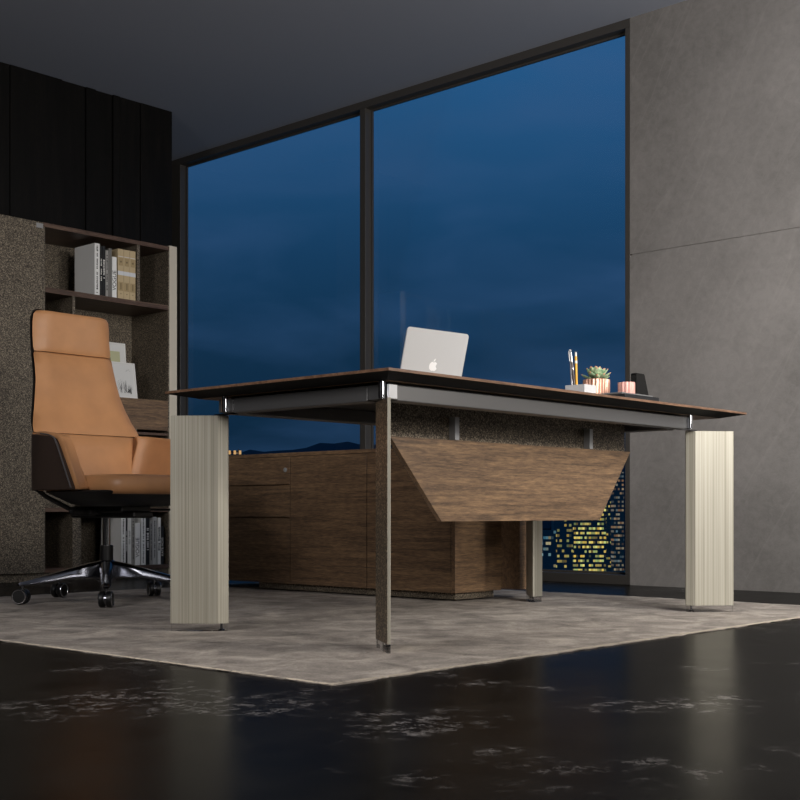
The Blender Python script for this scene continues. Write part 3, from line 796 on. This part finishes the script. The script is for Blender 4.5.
bm = bmesh.new(); loft(bm, [[LT @ Vector((x, y, z)) for x, z in P] for y in (-.0045, 0)]); lid = link('screen_lid', bm, alu, lap, bevel=.0008)
bm = bmesh.new(); P = rrect(WL-.012, HL-.014, .006, cy=HL/2)
loft(bm, [[LT @ Vector((x, y, z)) for x, z in P] for y in (.0001, .0006)]); link('display', bm, plain('dark_display', (20, 22, 26), .1), lid)
# fruit mark on the lid: two-lobed body with a bite, and a leaf
def lobe(t):
    a = 2*PI*t; r = .0160*(1+.10*math.cos(2*a)) ; x = r*1.0*math.cos(a); z = r*1.08*math.sin(a)
    if z > .009: z -= .0035*max(0, 1-abs(x)/.006)
    if z < -.012: z += .002*max(0, 1-abs(x)/.005)
    dx2, dz2 = x-.0185, z-.002; dd = math.hypot(dx2, dz2)
    if dd < .0085: x, z = .0185+dx2/dd*.0085, .002+dz2/dd*.0085
    return (x, z)
pts = [lobe(i/64) for i in range(64)]
bm = bmesh.new(); c0_ = (0, .006+HL/2-.006)
zc_ = HL/2-.014
a = [bm.verts.new(LT @ Vector((x, -.0052, z+zc_))) for x, z in pts]; b = [bm.verts.new(LT @ Vector((x, -.0044, z+zc_))) for x, z in pts]
ca = bm.verts.new(LT @ Vector((-.002, -.0052, zc_)))
for i in range(64):
    j = (i+1) % 64; bm.faces.new((a[i], a[j], ca)); bm.faces.new((a[j], a[i], b[i], b[j]))
lf = []
for i in range(16):
    q = 2*PI*i/16; u = .0062*math.cos(q); v_ = .0026*math.sin(q)*(1-abs(math.cos(q))*.4)
    lf.append((.002+u*.6-v_*.8, .0205+u*.8+v_*.6))
a = [bm.verts.new(LT @ Vector((x, -.0052, z+zc_))) for x, z in lf]; b = [bm.verts.new(LT @ Vector((x, -.0044, z+zc_))) for x, z in lf]
bm.faces.new(a)
for i in range(16): j = (i+1) % 16; bm.faces.new((a[j], a[i], b[i], b[j]))
link('lid_emblem', bm, plain('emblem_white', (250, 250, 250), .3), lid)

def at_d(px, d):
    f = 1240.13; th = math.radians(TH); a = (px-400)/f
    return (d*(math.cos(th)+a*math.sin(th)), d*(math.sin(th)-a*math.cos(th)))
# pen holder
hx, hy = at_d(584.5, 4.117)
ph = thing('pen_holder', (hx+.035, hy+.038, ZT), 'square white pen holder block on the desk beside the succulent', 'pen holder')
wc = plain('white_concrete', (206, 206, 208), .6)
bm = bmesh.new(); w_, l_, h_ = .070, .078, .050; t_ = .008
bx(bm, hx, hx+w_, hy, hy+l_, ZT, ZT+.006)
for q in ((hx, hx+w_, hy, hy+t_), (hx, hx+w_, hy+l_-t_, hy+l_), (hx, hx+t_, hy+t_, hy+l_-t_), (hx+w_-t_, hx+w_, hy+t_, hy+l_-t_)): bx(bm, *q, ZT+.006, ZT+h_)
link('holder_box', bm, wc, ph, bevel=.0012)
# pens
def pencil(x, y, lean, col, label, nm, parts):
    base = Vector((x, y, ZT+.0065)); t = thing(nm, base, label, 'pen')
    d = Vector(lean).normalized()
    for pn, s0, s1, r0, r1, m in parts:
        bm = bmesh.new(); tube(bm, [base+d*s0, base+d*(s0+s1)/2, base+d*s1], [r0, (r0+r1)/2, r1], 10); link(pn, bm, m, t, smooth=True)
    return t, d, base
ye = plain('pencil_yellow', (236, 172, 40), .4); wt = plain('pen_white', (232, 230, 226), .4); sil = plain('pen_silver', (190, 188, 190), .25, .7)
brn = plain('pen_brown', (58, 44, 38), .35)
p1 = (hx+.026, hy+.048)
pencil(p1[0], p1[1], (.0, .03, 1), 'y', 'yellow mechanical pencil with white tip, standing in the white holder', 'mechanical_pencil',
       [('barrel', .004, .118, .0042, .0042, ye), ('white_band', .118, .127, .0046, .0046, wt), ('upper_barrel', .127, .142, .0042, .0042, ye), ('cap', .142, .156, .0036, .003, wt), ('tip', 0, .004, .0008, .004, sil)])
pencil(p1[0]-.012, p1[1]+.008, (-.012, .055, 1), 's', 'silver ballpoint pen standing between the clip pen and the pencil', 'ballpoint_pen',
       [('barrel', .004, .12, .0042, .0045, sil), ('cap', .12, .135, .0045, .003, sil), ('tip', 0, .004, .0008, .004, sil)])
t, d, base = pencil(p1[0]-.010, p1[1]-.002, (-.055, .09, 1), 'b', 'dark brown pen with a looped silver clip, leftmost in the white holder', 'clip_pen',
       [('barrel', .004, .122, .0040, .0042, brn), ('collar', .098, .102, .0046, .0046, sil), ('upper_barrel', .122, .154, .0034, .0034, sil), ('tip', 0, .004, .0008, .004, sil)])
bm = bmesh.new(); sd = Vector((-.6, .5, 0)).normalized()
tube(bm, [base+d*.125+sd*.007, base+d*.155+sd*.007, base+d*.163+sd*.004, base+d*.163-sd*.001, base+d*.154], .0016, 8); link('clip', bm, wt, t, smooth=True)

# succulent in fluted copper pot
sx_, sy_ = at_d(596.5, 4.30)
pot = thing('succulent_plant', (sx_, sy_, ZT), 'green rosette succulent in a fluted copper pink pot on the desk', 'potted plant')
cop = plain('blush_copper', (222, 170, 146), .32, .35)
def fluted(bm, cx, cy, r, z0, z1, nf, amp, inner=None, n=120):
    def ring(rr, z, am): return [(cx+(rr+am*abs(math.cos(nf*PI*i/n))-am)*math.cos(2*PI*i/n), cy+(rr+am*abs(math.cos(nf*PI*i/n))-am)*math.sin(2*PI*i/n), z) for i in range(n)]
    rings = [ring(r*.985, z0, amp), ring(r, z0+.003, amp), ring(r, z1-.002, amp), ring(r*.98, z1, amp), ring(r*.87, z1, 0), ring(r*.86, z1-.010, 0)]
    loft(bm, rings)
bm = bmesh.new(); fluted(bm, sx_, sy_, .047, ZT, ZT+.083, 22, .0035); link('pot', bm, cop, pot, smooth=True, sharp=30)
bm = bmesh.new(); lathe(bm, sx_, sy_, [(.039, ZT+.0725), (.039, ZT+.078), (.02, ZT+.080)]); link('soil', bm, plain('soil', (46, 36, 28), .9), pot)
def mat_leaf():
    m, nt, b = new_mat('succulent_green')
    t = N(nt, 'ShaderNodeTexCoord'); n = N(nt, 'ShaderNodeTexNoise', i_Scale=60.0, i_Detail=2.0)
    nt.links.new(t.outputs['Object'], n.inputs[0])
    r = ramp(nt, [(.35, (112, 146, 112)), (.65, (190, 208, 166))]); nt.links.new(n.outputs[0], r.inputs[0])
    nt.links.new(r.outputs[0], b.inputs['Base Color']); b.inputs['Roughness'].default_value = .5
    return m
leafm = mat_leaf(); tipm = plain('leaf_tip_pink', (206, 150, 120), .5)
rnd = random.Random(2)
for ringi, (n_, ln, tilt, z0_) in enumerate([(10, .056, 12, .082), (9, .050, 34, .085), (7, .042, 56, .088), (4, .030, 76, .090)]):
    for k in range(n_):
        az = 2*PI*(k+.5*(ringi % 2))/n_+rnd.uniform(-.12, .12); ti = math.radians(tilt+rnd.uniform(-7, 7)); L = ln*rnd.uniform(.9, 1.1)
        bm = bmesh.new(); rings = []
        M = Matrix.Translation((sx_, sy_, ZT+z0_)) @ Matrix.Rotation(az, 4, 'Z') @ Matrix.Rotation(-ti, 4, 'Y')
        for s_, w2, t2 in ((.04, .004, .003), (.25, .0095, .0045), (.55, .0135, .0055), (.8, .011, .0045), (.93, .005, .0028), (1.0, .0008, .0008)):
            up = .008*s_*s_
            rings.append([M @ Vector((L*s_, w2*math.cos(q), up+t2*math.sin(q)*(1.0 if math.sin(q) < 0 else .5))) for q in [2*PI*i/10 for i in range(10)]])
        loft(bm, rings)
        bm.faces.ensure_lookup_table()
        for f in bm.faces:
            lc = M.inverted() @ f.calc_center_median()
            if lc.x > L*.9: f.material_index = 1
        link('leaf', bm, [leafm, tipm], pot, smooth=True, sharp=80)

# tray with pink tealight pot and black stand
tx_, ty_ = at_d(625, 4.085)
tray = thing('desk_tray', (tx_+.10, ty_+.06, ZT), 'flat grey topped black tray near the right front edge of the desk', 'tray')
box('tray_base', tx_, tx_+.215, ty_, ty_+.13, ZT, ZT+.016, plain('tray_black', (24, 26, 30), .35), tray, bevel=.001)
box('tray_top', tx_+.0, tx_+.195, ty_+.012, ty_+.13, ZT+.0162, ZT+.0215, plain('tray_grey', (112, 112, 112), .5), tray, bevel=.001)
zt = ZT+.0217
qx, qy = at_d(626.5, 4.165)
pk = thing('candle_pot', (qx, qy, zt), 'small fluted blush pink pot standing on the grey tray', 'pot')
bm = bmesh.new(); fluted(bm, qx, qy, .0285, zt, zt+.038, 12, .003); link('pot', bm, plain('blush_pink', (226, 168, 156), .4, .1), pk, smooth=True, sharp=30)
bm = bmesh.new(); lathe(bm, qx, qy, [(.022, zt+.0283), (.022, zt+.034), (.004, zt+.035)]); link('candle_wax', bm, plain('wax_dark', (50, 44, 44), .5), pk)
kx, ky = at_d(641.5, 4.215)
st = thing('desk_holder', (kx, ky, zt), 'glossy black upright holder with one slanted side, on the grey tray', 'holder')
bm = bmesh.new(); prof = [(-.040, 0), (.042, 0), (.016, .068), (.010, .073), (-.036, .073), (-.040, .068)]
loft(bm, [[(kx+x, ky+y_, zt+z) for x, z in prof] for y_ in (-.004, .018)])
link('upright_body', bm, plain('gloss_black', (12, 12, 13), .12, 0, Specular_IOR_Level=.3), st, bevel=.002)

# ================================================================== CITY AND HILL OUTSIDE
def mat_city(name, dens, cell, warm, seed, strength=2.0, cols=(1.9, 2.9)):
    m, nt, b = new_mat(name)
    b.inputs['Base Color'].default_value = lin((50, 86, 96)); b.inputs['Roughness'].default_value = .6
    t = N(nt, 'ShaderNodeTexCoord'); s = N(nt, 'ShaderNodeSeparateXYZ'); nt.links.new(t.outputs['Object'], s.inputs[0])
    ax = N(nt, 'ShaderNodeMath', operation='ADD'); nt.links.new(s.outputs[0], ax.inputs[0])
    my = N(nt, 'ShaderNodeMath', operation='MULTIPLY', n1=-1.0); nt.links.new(s.outputs[1], my.inputs[0]); nt.links.new(my.outputs[0], ax.inputs[1])
    def cells(src, size):
        d = N(nt, 'ShaderNodeMath', operation='DIVIDE', n1=size); nt.links.new(src, d.inputs[0])
        fl = N(nt, 'ShaderNodeMath', operation='FLOOR'); nt.links.new(d.outputs[0], fl.inputs[0])
        fr = N(nt, 'ShaderNodeMath', operation='FRACT'); nt.links.new(d.outputs[0], fr.inputs[0])
        return fl.outputs[0], fr.outputs[0]
    fx, rx = cells(ax.outputs[0], cols[0]); fz, rz_ = cells(s.outputs[2], cols[1])
    cb = N(nt, 'ShaderNodeCombineXYZ'); nt.links.new(fx, cb.inputs[0]); nt.links.new(fz, cb.inputs[1]); cb.inputs[2].default_value = seed
    wn = N(nt, 'ShaderNodeTexWhiteNoise'); nt.links.new(cb.outputs[0], wn.inputs[0])
    # broad patches so whole bands of a storey are lit
    cb2 = N(nt, 'ShaderNodeVectorMath', operation='MULTIPLY'); cb2.inputs[1].default_value = (.22, .6, 1); nt.links.new(cb.outputs[0], cb2.inputs[0])
    nz = N(nt, 'ShaderNodeTexNoise', i_Scale=1.0, i_Detail=1.0); nt.links.new(cb2.outputs[0], nz.inputs[0])
    av = N(nt, 'ShaderNodeMath', operation='ADD'); nt.links.new(wn.outputs[0], av.inputs[0]); nt.links.new(nz.outputs[0], av.inputs[1])
    gt = N(nt, 'ShaderNodeMath', operation='GREATER_THAN', n1=1.5-dens); nt.links.new(av.outputs[0], gt.inputs[0])
    def band(src, lo, hi):
        a = N(nt, 'ShaderNodeMath', operation='GREATER_THAN', n1=lo); nt.links.new(src, a.inputs[0])
        b_ = N(nt, 'ShaderNodeMath', operation='LESS_THAN', n1=hi); nt.links.new(src, b_.inputs[0])
        c = N(nt, 'ShaderNodeMath', operation='MULTIPLY'); nt.links.new(a.outputs[0], c.inputs[0]); nt.links.new(b_.outputs[0], c.inputs[1]); return c.outputs[0]
    k1 = N(nt, 'ShaderNodeMath', operation='MULTIPLY'); nt.links.new(band(rx, -.1, .97), k1.inputs[0]); nt.links.new(band(rz_, .3, .8), k1.inputs[1])
    k2 = N(nt, 'ShaderNodeMath', operation='MULTIPLY'); nt.links.new(k1.outputs[0], k2.inputs[0]); nt.links.new(gt.outputs[0], k2.inputs[1])
    sc = N(nt, 'ShaderNodeSeparateColor'); nt.links.new(wn.outputs['Color'], sc.inputs[0])
    vr = N(nt, 'ShaderNodeMapRange'); vr.inputs[3].default_value = .04; vr.inputs[4].default_value = strength; nt.links.new(sc.outputs[1], vr.inputs[0])
    k3 = N(nt, 'ShaderNodeMath', operation='MULTIPLY'); nt.links.new(k2.outputs[0], k3.inputs[0]); nt.links.new(vr.outputs[0], k3.inputs[1])
    cr = ramp(nt, warm); nt.links.new(sc.outputs[2], cr.inputs[0])
    nt.links.new(cr.outputs[0], b.inputs['Emission Color']); nt.links.new(k3.outputs[0], b.inputs['Emission Strength'])
    return m
yel = [(0, (210, 170, 60)), (.5, (226, 206, 110)), (1, (170, 190, 110))]
cool = [(0, (60, 110, 130)), (.6, (150, 190, 190)), (1, (220, 200, 140))]
pal = [(0, (170, 120, 70)), (.5, (190, 170, 130)), (1, (110, 140, 150))]
CM = {'y': mat_city('tower_windows_gold', .68, 3, yel, 1.0, 1.2), 'c': mat_city('tower_windows_cool', .42, 3, cool, 2.0, .8),
      'p': mat_city('tower_windows_dim', .55, 3, pal, 3.0, .55), 'd': mat_city('tower_windows_few', .32, 3, yel, 4.0, .6)}
base_dark = plain('roof_dark', (14, 24, 32), .8)
# (pixel column left, right, roof row, distance, kind, label)
city = [
 (572, 606, 508, 780, 'y', 'office tower packed with gold lit windows, far outside the window'),
 (554, 573, 520, 700, 'd', 'dark tower with few lit windows just left of the gold lit tower'),
 (540, 556, 530, 640, 'c', 'tower with cool white window bands, leftmost behind the rear desk leg'),
 (606, 613, 483, 900, 'd', 'slim dark tower between the gold tower and the tan one'),
 (613, 624, 472, 850, 'p', 'tall tan lit tower beside the right window jamb'),
 (590, 601, 496, 1100, 'd', 'dark tower top rising behind the gold lit tower'),
 (520, 540, 500, 900, 'p', 'dim tower hidden behind the rear desk leg and modesty panel'),
 (226, 242, 452.5, 1000, 'p', 'distant tower roof with small lights just above the credenza'),
 (470, 500, 492, 1200, 'c', 'broad tower with cool windows behind the desk panel'),
 (430, 455, 497, 1000, 'd', 'dark block behind the modesty panel'),
 (626, 650, 500, 900, 'c', 'tower concealed behind the stone wall edge'),
]
HYp = 512; FP = 1240.13
for i, (a, b, yt, d, kd, lab) in enumerate(city):
    if kd and i in (6, 8, 9, 10): continue
    xc, yc = at_d((a+b)/2, d); wd = (b-a)/FP*d; zt_ = CAM_H+(HYp-yt)/FP*d; zb = -110
    t = thing('city_tower', (xc, yc, zb), lab, 'building', 'lit towers beyond the window')
    M = Matrix.Translation((xc, yc, 0)) @ Matrix.Rotation(math.radians(TH-90), 4, 'Z')
    bm = bmesh.new(); bx(bm, -wd/2, wd/2, 0, wd*1.1, zb, zt_, M)
    link('tower_body', bm, CM[kd], t)
    bm = bmesh.new()
    bx(bm, -wd*.30, wd*.18, wd*.2, wd*.8, zt_, zt_+wd*.10, M); bx(bm, wd*.2, wd*.26, wd*.4, wd*.46, zt_, zt_+wd*.22, M)
    link('roof_plant', bm, base_dark, t)
    if i == 7:
        bm = bmesh.new(); rr = random.Random(1)
        for k in range(3): u = -wd*.35+wd*.33*k; bx(bm, u, u+wd*.14, -.3, .3, zt_-1.5, zt_+1.6, M)
        mm = plain('roof_lamp_glow', (230, 180, 120), .5); mm.node_tree.nodes['Principled BSDF'].inputs['Emission Color'].default_value = lin((235, 180, 110))
        mm.node_tree.nodes['Principled BSDF'].inputs['Emission Strength'].default_value = .8
        link('roof_lights', bm, mm, t)
# low range of hills far away: a ridge with real depth, falling off to both sides
bm = bmesh.new(); rnd = random.Random(8); dH = 2600
rows = []
for j, (dep, kf) in enumerate(((0, 0), (120, .45), (260, .85), (380, 1.0), (520, .7), (760, 0))):
    row = []
    for i in range(0, 61):
        px_ = 40+i*14
        y_top = 442+.00042*(px_-410)**2 + 2.2*math.sin(px_*.071)+1.3*math.sin(px_*.19+1)
        y_top = min(y_top, 500)
        x_, y_ = at_d(px_, dH+dep)
        z_ = CAM_H+(HYp-y_top)/FP*(dH+380)
        row.append(bm.verts.new((x_, y_, -120+(z_+120)*kf*(1+(rnd.uniform(-.02, .02) if 0 < kf < 1 else 0)))))
    rows.append(row)
for a_, b_ in zip(rows, rows[1:]):
    for i in range(60): bm.faces.new((a_[i], a_[i+1], b_[i+1], b_[i]))
struct(link('hill', bm, plain('far_hill', (26, 44, 58), .9), smooth=True))
